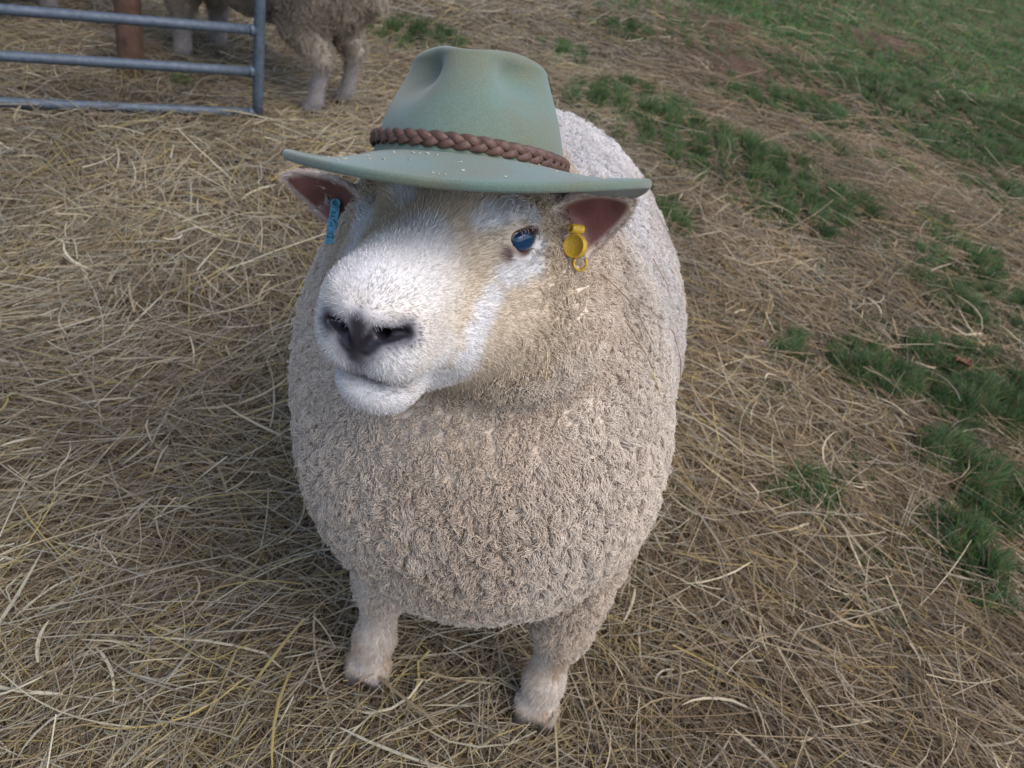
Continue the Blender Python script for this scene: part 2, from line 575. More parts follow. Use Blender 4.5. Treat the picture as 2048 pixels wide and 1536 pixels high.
def ram_sdf(p):
    d = ell(p, (-.032, 1.20, .522), (.278, .47, .243))
    d = sm_min(d, ell(p, (-.046, 1.45, .535), (.212, .22, .212)), .08)
    d = sm_min(d, ell(p, (-.018, .862, .515), (.230, .208, .237)), .08)
    d = sm_min(d, ell(p, (-.055, .93, .640), (.215, .20, .185)), .08)
    d = sm_min(d, ell(p, (-.145, .86, .750), (.092, .095, .105)), .06)
    h = to_head(p)
    near = (np.abs(h) < .32).all(1)
    dh = np.full(len(p), .3)
    if near.any():
        dh[near] = head_sdf(h[near])
    # neck ruff, bulging over the chest
    d = sm_min(d, ell(p, RUFF, (.122, .118, .094)), .018)
    d = sm_min(d, cone(p, (-.03, .92, .68), (-.080, .85, .825), .165, .120), .05)
    d = sm_min(d, ell(p, from_head((-.075, .055, -.095)), (.085, .085, .10)), .04)
    d = sm_min(d, ell(p, from_head((-.075, -.055, -.095)), (.085, .085, .10)), .04)
    d = sm_min(d, dh, .022)
    if near.any():
        hh = h[near]
        dd = d[near]
        for e in EARS: dd = sm_min(dd, ear_sdf(hh, e), .008)
        d[near] = dd
    for x in (-.116, .166):
        d = sm_min(d, cone(p, (x * .92, .92, .40), (x * 1.0, .875, .23), .082, .046), .05)
        d = sm_min(d, cone(p, (x * 1.0, .875, .24), (x, .858, .195), .043, .036), .02)
        d = sm_min(d, cone(p, (x, .858, .195), (x, .850, .085), .031, .026), .02)
        d = sm_min(d, ell(p, (x, .850, .195), (.034, .034, .042)), .02)
        d = sm_min(d, ell(p, (x, .844, .075), (.031, .034, .032)), .02)
        d = sm_min(d, cone(p, (x, .840, .07), (x, .824, .030), .027, .026), .015)
        for t in (-1, 1):
            d = sm_min(d, cone(p, (x + t * .017, .828, .035), (x + t * .019, .808, .016), .019, .018), .005)
    for x in (-.185, .090):
        d = sm_min(d, cone(p, (x, 1.50, .48), (x, 1.43, .33), .105, .070), .06)
        d = sm_min(d, cone(p, (x, 1.43, .33), (x, 1.57, .24), .062, .042), .03)
        d = sm_min(d, cone(p, (x, 1.57, .24), (x, 1.535, .08), .038, .032), .02)
        d = sm_min(d, cone(p, (x, 1.535, .08), (x, 1.51, .03), .036, .036), .02)
    d = sm_max(d, -(p[:, 2] - .004), .004)
    return d


def fine_axis(lo, f0, f1, hi, c, f):
    a = np.arange(lo, f0, c); b = np.arange(a[-1] + c, f1, f); e = np.arange(b[-1] + f * 1.5, hi + c, c)
    return np.concatenate([a, b, e])


ram = empty('ram', (0.0, 1.15, 0.0))
tag(ram, 'large fleecy white-faced ram wearing a green felt hat, looking up', 'sheep')
V, Q = surface_nets(ram_sdf, fine_axis(-.36, -.235, .08, .36, .0065, .0022), fine_axis(.46, .48, .80, 1.80, .0065, .0022),
                    fine_axis(-.01, .775, 1.0, 1.06, .0065, .0022))
V = relax(V, Q, 3, .45)
hl = to_head(V)

WOOL = np.array([.63, .56, .485]); WOOL_SKYLIT = np.array([.69, .665, .65])
BEIGE = np.array([.56, .475, .375]); WHITE = np.array([.66, .66, .675]); GREY = np.array([.055, .055, .07])
# marks of the face: (u, s, w, radius), in head space; later ones lie on top
M_WHITE = [(.088, 0, .020, .022), (.104, 0, .012, .034), (.122, 0, .004, .044), (.145, 0, -.01, .052), (.165, 0, -.06, .055), (.138, .03, -.07, .034), (.138, -.03, -.07, .034),
           (.14, 0, -.12, .05), (.11, .02, -.11, .04), (.09, .034, -.11, .030)]
for s in (1, -1):
    # over the eye, beside it, and the pale stripe running down the cheek
    M_WHITE += [(.050, s * .036, .031, .011), (.036, s * .044, .038, .015), (.018, s * .055, .044, .016), (.006, s * .068, .038, .014), (.002, s * .082, .014, .011), (.014, s * .086, -.004, .013),
                (.034, s * .078, -.007, .015), (.055, s * .072, -.010, .013), (.078, s * .070, -.022, .013), (.094, s * .070, -.036, .0145), (.104, s * .069, -.052, .016), (.106, s * .067, -.072, .018),
                (.098, s * .060, -.095, .020)]
M_WHITE += [(.0, -.100, -.006, .013), (.018, -.094, -.012, .014), (.034, -.088, -.016, .011)]


def seg_dist(h, a, b):
    a = np.asarray(a, float); b = np.asarray(b, float); ba = b - a
    t = np.clip(((h - a) @ ba) / (ba @ ba), 0, 1)
    return np.linalg.norm(h - a - t[:, None] * ba, axis=1)


def nose_masks(h):
    """black wet nostrils, grey skin round them"""
    dn = np.full(len(h), 1.0)
    for s in (1, -1):
        n_ = (NOS if s > 0 else NOS_FAR) * (1, s, 1)
        dn = np.minimum(dn, np.minimum(seg_dist(h, n_[0], n_[1]), seg_dist(h, n_[1], n_[2])))
        dn = np.minimum(dn, seg_dist(h, n_[1] - (.008, 0, 0), (.160, s * .016, -.034)))
    dm = seg_dist(h, (.203, 0, -.034), (.200, 0, -.064))
    dl = seg_dist(h, (.200, 0, -.064), (.190, 0, -.092))
    black = np.maximum(1 - sstep(.0055, .0115, dn), .95 * (1 - sstep(.004, .014, dm)))
    grey = np.maximum(np.maximum(1 - sstep(.008, .021, dn), 1 - sstep(.008, .022, dm)), .9 * (1 - sstep(.003, .016, dl)))
    return black, grey


def blob(h, lst, soft=.35):
    v = np.zeros(len(h))
    for u, s, ww, r in lst:
        d = np.linalg.norm(h - (u, s, ww), axis=1) / r
        v = np.maximum(v, 1 - sstep(1 - soft, 1 + soft, d))
    return v


def ear_mask(h):
    inner = np.zeros(len(h)); onear = np.zeros(len(h))
    for root, ax, bb, nn, L in EARS:
        q = h - root
        a = q @ ax; b = q @ bb - .010 * np.clip(a / L, -.2, 1.1); n = q @ nn
        t = np.clip(a / L, -.2, 1.1)
        cup = 9.0 * b * b * (1 - .25 * t) - .010 * np.sin(np.clip(t, 0, 1) * 3.1)
        half = ear_half(t)
        dist = np.abs(n - cup)
        on = (dist < .012) & (a > .004) & (a < L + .01) & (np.abs(b) < half + .006)
        onear = np.maximum(onear, on * sstep(.0, .02, a))
        edge = np.minimum(half - np.abs(b), (L - a))
        inner = np.maximum(inner, on * sstep(.0, .0015, n - cup) * sstep(.003, .011, edge) * sstep(.004, .02, a))
    return inner, onear


def wool_zone(p):
    """0 short haired skin (face, lower legs), 1 fleece"""
    h = to_head(p)
    z = sstep(.15, .24, p[:, 2] + .03 * (vn(p[:, 0] * 30, p[:, 1] * 30, p[:, 2] * 30) - .5))
    # face is short haired: in front of a line behind the eyes, towards the muzzle
    q = (h - (.085, 0, -.050)) / (1.55, 1.05, 1.1)
    face = 1 - sstep(.098, .135, np.linalg.norm(q, axis=1) + .02 * (vn(p[:, 0] * 40, p[:, 1] * 40, p[:, 2] * 40) - .5))
    inner, on = ear_mask(h)
    return z * (1 - face) * (1 - on), face, on, inner


def ram_color(p):
    h = to_head(p)
    wz, face, on, inner = wool_zone(p)
    fl = sstep(-.02, .30, p[:, 0]) * sstep(.75, 1.25, p[:, 1]) + sstep(.55, .80, p[:, 2]) * sstep(.85, 1.35, p[:, 1])  # sky light on the left flank and back, painted into the wool colour
    base = WOOL + (WOOL_SKYLIT - WOOL) * np.clip(fl, 0, 1)[:, None]
    st = vn(p[:, 0] * 9, p[:, 1] * 9, p[:, 2] * 9) - .5
    base = base * (1 + .16 * st[:, None])
    dirt = sstep(.5, .75, vn2(p[:, 0] * 5 + 3, p[:, 1] * 5, p[:, 2] * 5) + .25 * (vn(p[:, 0] * 40, p[:, 1] * 40, p[:, 2] * 40) - .5))
    base = base * (1 - dirt[:, None] * np.array([.10, .14, .18]))
    hd = np.linalg.norm(h - (.02, 0, -.05), axis=1)
    nearface = 1 - sstep(.11, .17, hd)
    base = base + (BEIGE - base) * nearface[:, None]
    jx = (vn(p[:, 0] * 120, p[:, 1] * 120, p[:, 2] * 120) - .5) * .008
    wh = .93 * blob(h + jx[:, None], M_WHITE, .5)
    base = base + (WHITE - base) * wh[:, None]
    bl, gr = nose_masks(h + jx[:, None] * .5)
    base = base + (np.array([.17, .165, .19]) - base) * (gr * .9)[:, None]
    base = base + (np.array([.022, .02, .026]) - base) * bl[:, None]
    # grey smudge on the lips
    lip = np.exp(-((h[:, 2] + .0925 + 1.5 * h[:, 1] ** 2) / .0075) ** 2) * sstep(.13, .16, h[:, 0]) * (hd < .2)
    base = base + (np.array([.16, .13, .14]) - base) * (lip * .85)[:, None]
    # dark rims of the eyes
    for s in (1, -1):
        e = eye_c(s)
        r = np.linalg.norm(h - e - EYE_OUT * (1, s, 1) * .014, axis=1)
        rim = 1 - sstep(.0125, .0185, r)
        base = base + (np.array([.10, .055, .05]) - base) * rim[:, None]
        r2 = np.linalg.norm((h - e - np.array([.026, s * .004, -.011])) / np.array([1.3, 1, .9]), axis=1)
        base = base + (np.array([.16, .10, .10]) - base) * (1 - sstep(.005, .012, r2))[:, None]
    # ears
    earc = np.array([.55, .46, .40])
    base = base + (earc - base) * on[:, None]
    pk = np.array([.135, .058, .050]) + np.array([.08, .035, .035]) * (vn(p[:, 0] * 70, p[:, 1] * 70, p[:, 2] * 70)[:, None] - .4)
    base = base + (pk - base) * inner[:, None]
    # legs: whitish hair with tan staining
    lg = 1 - sstep(.15, .22, p[:, 2])
    lc = np.array([.55, .49, .43]) + (np.array([.40, .27, .16]) - np.array([.55, .49, .43])) * (.6 * sstep(.4, .75, .6 * vn(p[:, 0] * 34, p[:, 1] * 34, p[:, 2] * 20) + .4 * vn2(p[:, 0] * 130, p[:, 1] * 130, p[:, 2] * 60)))[:, None]
    base = base + (lc - base) * lg[:, None]
    hoof = (1 - sstep(.026, .042, p[:, 2] + .012 * (vn2(p[:, 0] * 60, p[:, 1] * 60) - .5)))
    base = base + (np.array([.06, .05, .045]) - base) * hoof[:, None]
    return np.clip(base, .01, .95)


VC = ram_color(V)
m_skin = mat_attr('ram_skin', rough=.7, spec=.35, bump=.25, bscale=350, wet=True)
body = quad_mesh('body', V, Q, m_skin, ram)
set_color(body.data, VC)


def fleece(name, V, Q, f, n, zone_fn, col_fn, length_fn, radius, locks, parent, mat, wgt=None, droop=.25, crack=.66, pts=5, lockdir=.3, kink=.0009, curl=.0016, seed=5):
    P = sample_quads(V, Q, n, wgt)
    z = zone_fn(P)
    P = P[rng.random(len(P)) < z]
    n = len(P)
    N = grad(f, P)
    C = col_fn(P)
    L0 = length_fn(P)
    # lock centres
    LP = P[rng.choice(n, min(locks, n), replace=False)]
    kd = KDTree(len(LP))
    for i, q in enumerate(LP): kd.insert(q, i)
    kd.balance()
    # warp the lookup so that the locks have ragged outlines
    wp = np.stack([vn(P[:, 0] * 160 + k, P[:, 1] * 160, P[:, 2] * 160) - .5 for k in (0, 37, 71)], 1) * .006
    two = [kd.find_n(q, 2) for q in (P + wp)]
    near = np.array([t[0][1] for t in two]); d1 = np.array([t[0][2] for t in two]); d2 = np.array([t[1][2] for t in two])
    rr = d1 / (d2 + 1e-9)
    edge = np.sqrt(np.clip(1 - (rr * .97) ** 4, 0, 1))
    crack = crack * np.clip((L0 - .0045) / .0095, .12, 1)
    lr = np.random.default_rng(seed)
    nl = len(LP)
    ld = unit(lr.normal(size=(nl, 3)))[near] * lockdir
    ll = (.75 + .5 * lr.random(nl))[near]
    down = np.array([0, 0, -1.0])
    L = L0 * ll * (1 - crack + crack * edge) * (.85 + .3 * rng.random(n))
    dirn = unit(N + ld + down * droop + .16 * rng.normal(size=(n, 3)))
    toward = LP[near] - P
    toward -= N * (toward * N).sum(1)[:, None]
    tl_ = unit(lr.normal(size=(nl, 3)))[near] + .5 * unit(rng.normal(size=(n, 3))) + down * .4
    tl_ -= N * (tl_ * N).sum(1)[:, None]
    T = P + (dirn * .80 + unit(tl_) * .42) * L[:, None] + toward * .22
    t = np.linspace(0, 1, pts)
    root = P - N * .002
    ctrl = root + unit(N + ld * .5) * L[:, None] * 1.0
    pos = ((1 - t)[None, :, None] ** 2 * root[:, None] + 2 * (t * (1 - t))[None, :, None] * ctrl[:, None] + (t ** 2)[None, :, None] * T[:, None])
    # crimp: fibres of one lock wave together
    ph = (lr.random(nl) * 6.28)[near]; ax1 = unit(lr.normal(size=(nl, 3)))[near]
    wv = np.sin(t[None, :] * 7.5 + ph[:, None] + .6 * rng.normal(size=(n, 1)))
    pos += ax1[:, None] * (wv * t[None, :] * curl * np.minimum(1, L / .01)[:, None])[:, :, None]
    pos += rng.normal(size=pos.shape) * kink * t[None, :, None] * np.minimum(1, L / .01)[:, None, None]
    R = radius * (1 - .5 * t)[None, :] * (.7 + .6 * rng.random(n))[:, None]
    C = C * (.88 + .24 * rng.random(n))[:, None] * (.95 + .10 * lr.random(nl))[near][:, None]
    return curves_obj(name, pos, R, np.clip(C, 0, .95), mat, parent)


def ram_wool_len(p):
    hd = np.linalg.norm(to_head(p) - (.05, 0, -.05), axis=1)
    leg = sstep(.16, .30, p[:, 2])
    flank = sstep(.0, .20, p[:, 0]) * sstep(.76, 1.10, p[:, 1])
    return (.0065 + .0080 * sstep(.165, .33, hd)) * (.55 + .45 * leg) * (1 - .32 * flank)


m_wool = mat_attr('wool_fibre', rough=.95, spec=.05, transl=.35)
m_hair = mat_attr('face_hair', rough=.75, spec=.15, transl=.15)
qc = V[Q].mean(1)
wg = np.where(qc[:, 1] > 1.35, .55, 1.0) * np.where(qc[:, 2] < .35, .8, 1.0)
fl = fleece('fleece', V, Q, ram_sdf, 490000, lambda p: wool_zone(p)[0], ram_color, ram_wool_len, .00070, 13500, ram, m_wool, wgt=wg)
tag(fl, kind='stuff')

# short hair of face, ears and lower legs
hw = np.where((qc[:, 2] > .66) & (qc[:, 1] < .86) & (np.linalg.norm(to_head(qc) - (.06, 0, -.05), axis=1) < .24), 1.0, 0) + np.where(qc[:, 2] < .24, .8, 0)
P = sample_quads(V, Q, 250000, hw)
wz, face, on, inner = wool_zone(P)
hh = to_head(P)
eyed = np.minimum(np.linalg.norm(hh - EYE, axis=1), np.linalg.norm(hh - EYE_FAR, axis=1))
nosed = np.maximum(1.6 * nose_masks(hh)[0], .5 * nose_masks(hh)[1])
keep = (rng.random(len(P)) < np.clip(1 - wz, 0, 1)) & (eyed > EYE_R + .0075) & (rng.random(len(P)) > nosed) & (P[:, 2] > .034)
keep &= rng.random(len(P)) > inner * 1.5
P = P[keep]; hh = hh[keep]; on = on[keep]
N = grad(ram_sdf, P); C = ram_color(P)
flow = np.where((P[:, 2] < .3)[:, None], np.array([0, 0, -1.0]), -H_F - .25 * H_W)
# ear fringe runs outwards
for e in EARS:
    axw = e[1] @ HB
    m_ = (on > .3) & (hh[:, 1] * e[0][1] > 0)
    flow[m_] = axw
flow = flow - N * (flow * N).sum(1)[:, None]
L = np.where(P[:, 2] < .3, .0070, .0058 - .0016 * sstep(.07, .12, hh[:, 0])) * (.6 + .7 * rng.random(len(P)))
dirn = unit(N * .42 + unit(flow) * .9 + .22 * rng.normal(size=P.shape))
t = np.linspace(0, 1, 3)
pos = P[:, None] - N[:, None] * .001 + (dirn[:, None] * t[None, :, None] + (unit(flow)[:, None] * .25 * (t ** 2)[None, :, None])) * L[:, None, None]
R = .00033 * (1 - .6 * t)[None, :] * (.7 + .6 * rng.random(len(P)))[:, None]
C = C * (.74 + .42 * rng.random(len(P)))[:, None] * (.9 + .2 * vn2(P[:, 0] * 260, P[:, 1] * 260, P[:, 2] * 260))[:, None]
fh = curves_obj('short_hair', pos, R, np.clip(C, 0, .95), m_hair, ram)
tag(fh, kind='stuff')


def lathe(prof, seg=48):
    """prof list of (r, z); returns verts, faces around local z"""
    Vv, Ff = [], []
    for r, z in prof:
        for i in range(seg):
            a = 2 * math.pi * i / seg
            Vv.append((r * math.cos(a), r * math.sin(a), z))
    for j in range(len(prof) - 1):
        for i in range(seg):
            Ff.append((j * seg + i, j * seg + (i + 1) % seg, (j + 1) * seg + (i + 1) % seg, (j + 1) * seg + i))
    return np.array(Vv), Ff


def frame_z(z, x=None):
    z = unit(np.asarray(z, float))
    if x is None: x = np.array([1.0, 0, 0]) if abs(z[0]) < .8 else np.array([0, 1.0, 0])
    x = np.asarray(x, float); x = unit(x - z * (x @ z)); y = np.cross(z, x)
    return np.stack([x, y, z])     # rows: local axes in world


# eyes
m_eye = mat_plain('eye_brown', (.12, .055, .028), rough=.12, spec=.6, coat=.6)
m_iris = mat_plain('eye_blue_pupil', (.006, .042, .105), rough=.06, spec=.5, coat=.2, nscale=300, namt=.3)
for s in (1, -1):
    e = eye_c(s)
    out = np.array([.52, s * .85, .07])
    B = frame_z(unit(out) @ HB, H_F)
    n = 16
    prof = [(EYE_R * math.sin(math.pi * i / n) + 1e-5, -EYE_R * math.cos(math.pi * i / n)) for i in range(n + 1)]
    vv, ff = lathe(prof, 40)
    eye = mesh_obj('eye', from_head(e) + vv @ B, ff, m_eye, ram)
    pr = [(1e-5, EYE_R + .0016), (.003, EYE_R + .0015), (.0065, EYE_R + .0009), (.0095, EYE_R - .0006), (.0110, EYE_R - .0034)]
    vv, ff = lathe(pr, 40)
    vv = vv * (1.25, .95, 1)
    mesh_obj('iris', from_head(e) + vv @ B, ff, m_iris, eye)

# ------------------------------------------------------------------ the hat
hat_o = np.array([-.08731, .757, .93088])
hr, hf, hz = np.array([.98967, .02243, .14161]), np.array([-.04291, -.89609, .44178]), np.array([-.13681, .4433, .88587])
HATB = np.stack([hr, hf, hz])       # local x towards the ram's left, y front, z up


def hat_pt(l):
    return hat_o + np.asarray(l) @ HATB


hat = empty('hat', tuple(hat_o))
tag(hat, 'sage green felt hat with brown braided leather band on the ram\'s head', 'hat')


def mat_felt():
    mt, t, b = mat_new('green_felt')
    tc = t.nodes.new('ShaderNodeTexCoord')
    n = t.nodes.new('ShaderNodeTexNoise'); n.inputs['Scale'].default_value = 14; n.inputs['Detail'].default_value = 5
    t.links.new(tc.outputs['Object'], n.inputs['Vector'])
    r = t.nodes.new('ShaderNodeValToRGB')
    r.color_ramp.elements[0].position = .35; r.color_ramp.elements[0].color = (.122, .136, .098, 1)
    r.color_ramp.elements[1].position = .62; r.color_ramp.elements[1].color = (.108, .165, .142, 1)
    t.links.new(n.outputs['Fac'], r.inputs[0])
    n3 = t.nodes.new('ShaderNodeTexNoise'); n3.inputs['Scale'].default_value = 900; n3.inputs['Detail'].default_value = 3
    t.links.new(tc.outputs['Object'], n3.inputs['Vector'])
    mr = t.nodes.new('ShaderNodeMapRange'); mr.inputs[1].default_value = .3; mr.inputs[2].default_value = .7; mr.inputs[3].default_value = .82; mr.inputs[4].default_value = 1.18
    t.links.new(n3.outputs['Fac'], mr.inputs[0])
    vm = t.nodes.new('ShaderNodeVectorMath'); vm.operation = 'SCALE'
    t.links.new(r.outputs[0], vm.inputs[0]); t.links.new(mr.outputs[0], vm.inputs['Scale'])
    t.links.new(vm.outputs[0], b.inputs['Base Color'])
    b.inputs['Roughness'].default_value = .95; b.inputs['Specular IOR Level'].default_value = .1
    b.inputs['Sheen Weight'].default_value = .25; b.inputs['Sheen Roughness'].default_value = .5
    bp = t.nodes.new('ShaderNodeBump'); bp.inputs['Strength'].default_value = .25; bp.inputs['Distance'].default_value = .001
    t.links.new(n3.outputs['Fac'], bp.inputs['Height']); t.links.new(bp.outputs[0], b.inputs['Normal'])
    return mt


m_felt = mat_felt()
CRX, CRY, CRH = .087, .106, .104


def crown_pt(a, t):
    """a angle (0 = image right, pi/2 = front), t 0 at brim .. 1 at apex"""
    # side wall then rounded shoulder then top
    if t < .62:
        q = t / .62; z = q * CRH * .86; k = 1 - .19 * q - .10 * q * q
    else:
        q = (t - .62) / .38; th = q * math.pi / 2
        z = CRH * (.86 + .14 * math.sin(th)); k = .71 * (math.cos(th) ** .95 if q < 1 else 0)
    x, y = CRX * k * math.cos(a), CRY * k * math.sin(a)
    # lengthwise crease in the top
    topw = max(0, (z / CRH - .55) / .45)
    z -= .024 * math.exp(-(x / .022) ** 2) * topw * (1 if True else 0) * min(1, max(0, (.085 - y) / .05))
    # front pinches
    for sx in (1, -1):
        d = ((x - sx * .052) / .024) ** 2 + ((y - .072) / .05) ** 2 + ((z - .078) / .026) ** 2
        g = math.exp(-d)
        x -= sx * .024 * g; y -= .022 * g
    return x, y, z


def brim_z(a, q):
    """height of the brim at angle a, q 0 at the crown .. 1 at the edge"""
    fr = max(0, math.sin(a)); side = abs(math.cos(a)); bk = max(0, -math.sin(a))
    left = max(0, -math.cos(a)); right = max(0, math.cos(a))
    dip = math.sin(min(1, q * 1.1) * math.pi) * .5
    z = -.027 * fr ** 1.6 * q
    z += left ** 2 * (-.011 * q + .008 * q ** 4 - .008 * dip)
    z += right ** 2 * (.002 * q - .006 * dip) + .008 * bk * q - .030 * bk * right * q
    return z


def build_hat():
    seg, nt_ = 96, 40
    vv, ff = [], []
    for j in range(nt_ + 1):
        t = j / nt_
        for i in range(seg):
            vv.append(crown_pt(2 * math.pi * i / seg, t * .9995))
    for j in range(nt_):
        for i in range(seg):
            ff.append((j * seg + i, j * seg + (i + 1) % seg, (j + 1) * seg + (i + 1) % seg, (j + 1) * seg + i))
    cr = mesh_obj('crown', hat_pt(np.array(vv)), ff, m_felt, hat)
    md = cr.modifiers.new('thick', 'SOLIDIFY'); md.thickness = .003; md.offset = -1
    vv, ff = [], []
    nq = 18
    for j in range(nq + 1):
        q = j / nq
        for i in range(seg):
            a = 2 * math.pi * i / seg
            bw = .062 + .022 * abs(math.cos(a))
            rx, ry = CRX - .001 + bw * q, CRY - .001 + (bw - .006) * q
            vv.append((rx * math.cos(a), ry * math.sin(a), brim_z(a, q)))
    for j in range(nq):
        for i in range(seg):
            ff.append((j * seg + i, (j + 1) * seg + i, (j + 1) * seg + (i + 1) % seg, j * seg + (i + 1) % seg))
    br = mesh_obj('brim', hat_pt(np.array(vv)), ff, m_felt, hat)
    md = br.modifiers.new('thick', 'SOLIDIFY'); md.thickness = .0085; md.offset = 0
    md = br.modifiers.new('round', 'BEVEL'); md.width = .0036; md.segments = 4; md.limit_method = 'ANGLE'
    return cr, br


build_hat()

# braided leather band: three strands that lace over each other
m_leather = mat_plain('brown_leather', (.085, .041, .028), rough=.55, spec=.5, nscale=160, namt=.35, bump=.3, bscale=500)
band = empty('hat_band', tuple(hat_o)); band.parent = hat; band.matrix_parent_inverse = Matrix.Translation(hat.location).inverted()


def band_base(a):
    x, y, z = crown_pt(a, .075)
    k = 1.015
    return np.array([x * k, y * k, .0135 + .0015 * math.sin(a * 2 + 1) - .006 * max(0, math.cos(a)) + .003 * max(0, -math.cos(a))]), unit(np.array([math.cos(a) / CRX, math.sin(a) / CRY, 0.12]))


def braid_strand(ph, loops=14):
    n = loops * 3 * 10
    vv, ff = [], []
    sec = 10
    C = []
    for i in range(n):
        a = 2 * math.pi * i / n
        p = loops * a * 1.0 + ph
        b, nrm = band_base(a)
        up = np.array([0, 0, 1.0]); up = unit(up - nrm * (up @ nrm))
        C.append((b + up * .0035 * math.sin(p) + nrm * (.0034 + .0021 * math.sin(2 * p)), nrm, up))
    for i in range(n):
        c, nrm, up = C[i]
        tg = unit(C[(i + 1) % n][0] - C[i - 1][0])
        sd_ = unit(np.cross(nrm, tg)); nn = np.cross(tg, sd_)
        for k in range(sec):
            th = 2 * math.pi * k / sec
            vv.append(c + sd_ * .0037 * math.cos(th) + nn * .0018 * math.sin(th))
    for i in range(n):
        for k in range(sec):
            i2 = (i + 1) % n
            ff.append((i * sec + k, i * sec + (k + 1) % sec, i2 * sec + (k + 1) % sec, i2 * sec + k))
    return mesh_obj('braid_strand', hat_pt(np.array(vv)), ff, m_leather, band)


for k in range(3):
    braid_strand(2 * math.pi * k / 3)

# ------------------------------------------------------------------ ear tags
m_yel = mat_plain('yellow_plastic', (.52, .33, .035), rough=.42, spec=.4, nscale=400, namt=.2)
m_blue = mat_plain('blue_plastic', (.10, .30, .40), rough=.5, spec=.4, nscale=300, namt=.3)
m_dark = mat_plain('dark_print', (.02, .03, .04), rough=.7)


def tube_mesh(path, rx, ry=None, sec=12, closed=False, side=None):
    path = np.asarray(path, float); n = len(path); ry = ry or rx
    vv, ff = [], []
    for i in range(n):
        if closed: tg = unit(path[(i + 1) % n] - path[i - 1])
        else: tg = unit(path[min(i + 1, n - 1)] - path[max(i - 1, 0)])
        s_ = side if side is not None else (np.array([0, 0, 1.0]) if abs(tg[2]) < .9 else np.array([1.0, 0, 0]))
        s_ = unit(s_ - tg * (s_ @ tg)); n_ = np.cross(tg, s_)
        for k in range(sec):
            th = 2 * math.pi * k / sec
            vv.append(path[i] + s_ * rx * math.cos(th) + n_ * ry * math.sin(th))
    m_ = n if closed else n - 1
    for i in range(m_):
        i2 = (i + 1) % n
        for k in range(sec):
            ff.append((i * sec + k, i * sec + (k + 1) % sec, i2 * sec + (k + 1) % sec, i2 * sec + k))
    if not closed:
        ff.append(tuple(range(sec - 1, -1, -1))); ff.append(tuple((n - 1) * sec + k for k in range(sec)))
    return np.array(vv), ff


# axes of the ear tags: across, upright, outward
T_X = np.array([.96911, .18195, .16647]); T_Z = np.array([-.22282, .35675, .90724]); T_N = np.array([.10568, -.91631, .38628])


def build_yellow_tag():
    c = np.array([.0271, .7584, .8793])
    right = T_X; up = T_Z; tow = T_N
    t = empty('ear_tag', tuple(c)); tag(t, 'yellow plastic button ear tag in the ram\'s left ear', 'ear tag')
    # button: thick disc turned towards image left
    nz = unit(tow * .80 - right * .58 + up * .1)
    B = frame_z(nz, up)
    R = .0118
    pr = [(1e-5, .0028), (R * .86, .0028), (R * .9, .0036), (R * .97, .0036), (R, .003), (R, -.0035), (R * .96, -.0042), (1e-5, -.0042)]
    vv, ff = lathe(pr, 40); mesh_obj('button', c + vv @ B, ff, m_yel, t)
    # hollow stud above the button
    c2 = c + up * .0165 + right * .0015
    ax = unit(tow * .55 - right * .82 + up * .12)
    B = frame_z(ax, up)
    pr = [(.0028, .001), (.0030, .0085), (.0042, .0085), (.0046, .0075), (.0046, -.006), (.004, -.007), (1e-5, -.007)]
    vv, ff = lathe([(1e-5, .001)] + pr, 28); mesh_obj('stud', c2 + vv @ B, ff, m_yel, t)
    vv, ff = tube_mesh([c + up * .009 - nz * .002, c + up * .013 - nz * .001 + right * .001, c2 - up * .002], .003, .0022)
    mesh_obj('stem', vv, ff, m_yel, t)
    # open loop below
    c3 = c - up * .0165 + right * .0045
    path = [c3 + right * .0072 * math.cos(a) + up * .0072 * math.sin(a) + nz * (-.002 + .002 * math.cos(a)) for a in np.linspace(math.radians(140), math.radians(390), 26)]
    vv, ff = tube_mesh(path, .0026, .0014, side=tow); mesh_obj('loop', vv, ff, m_yel, t)


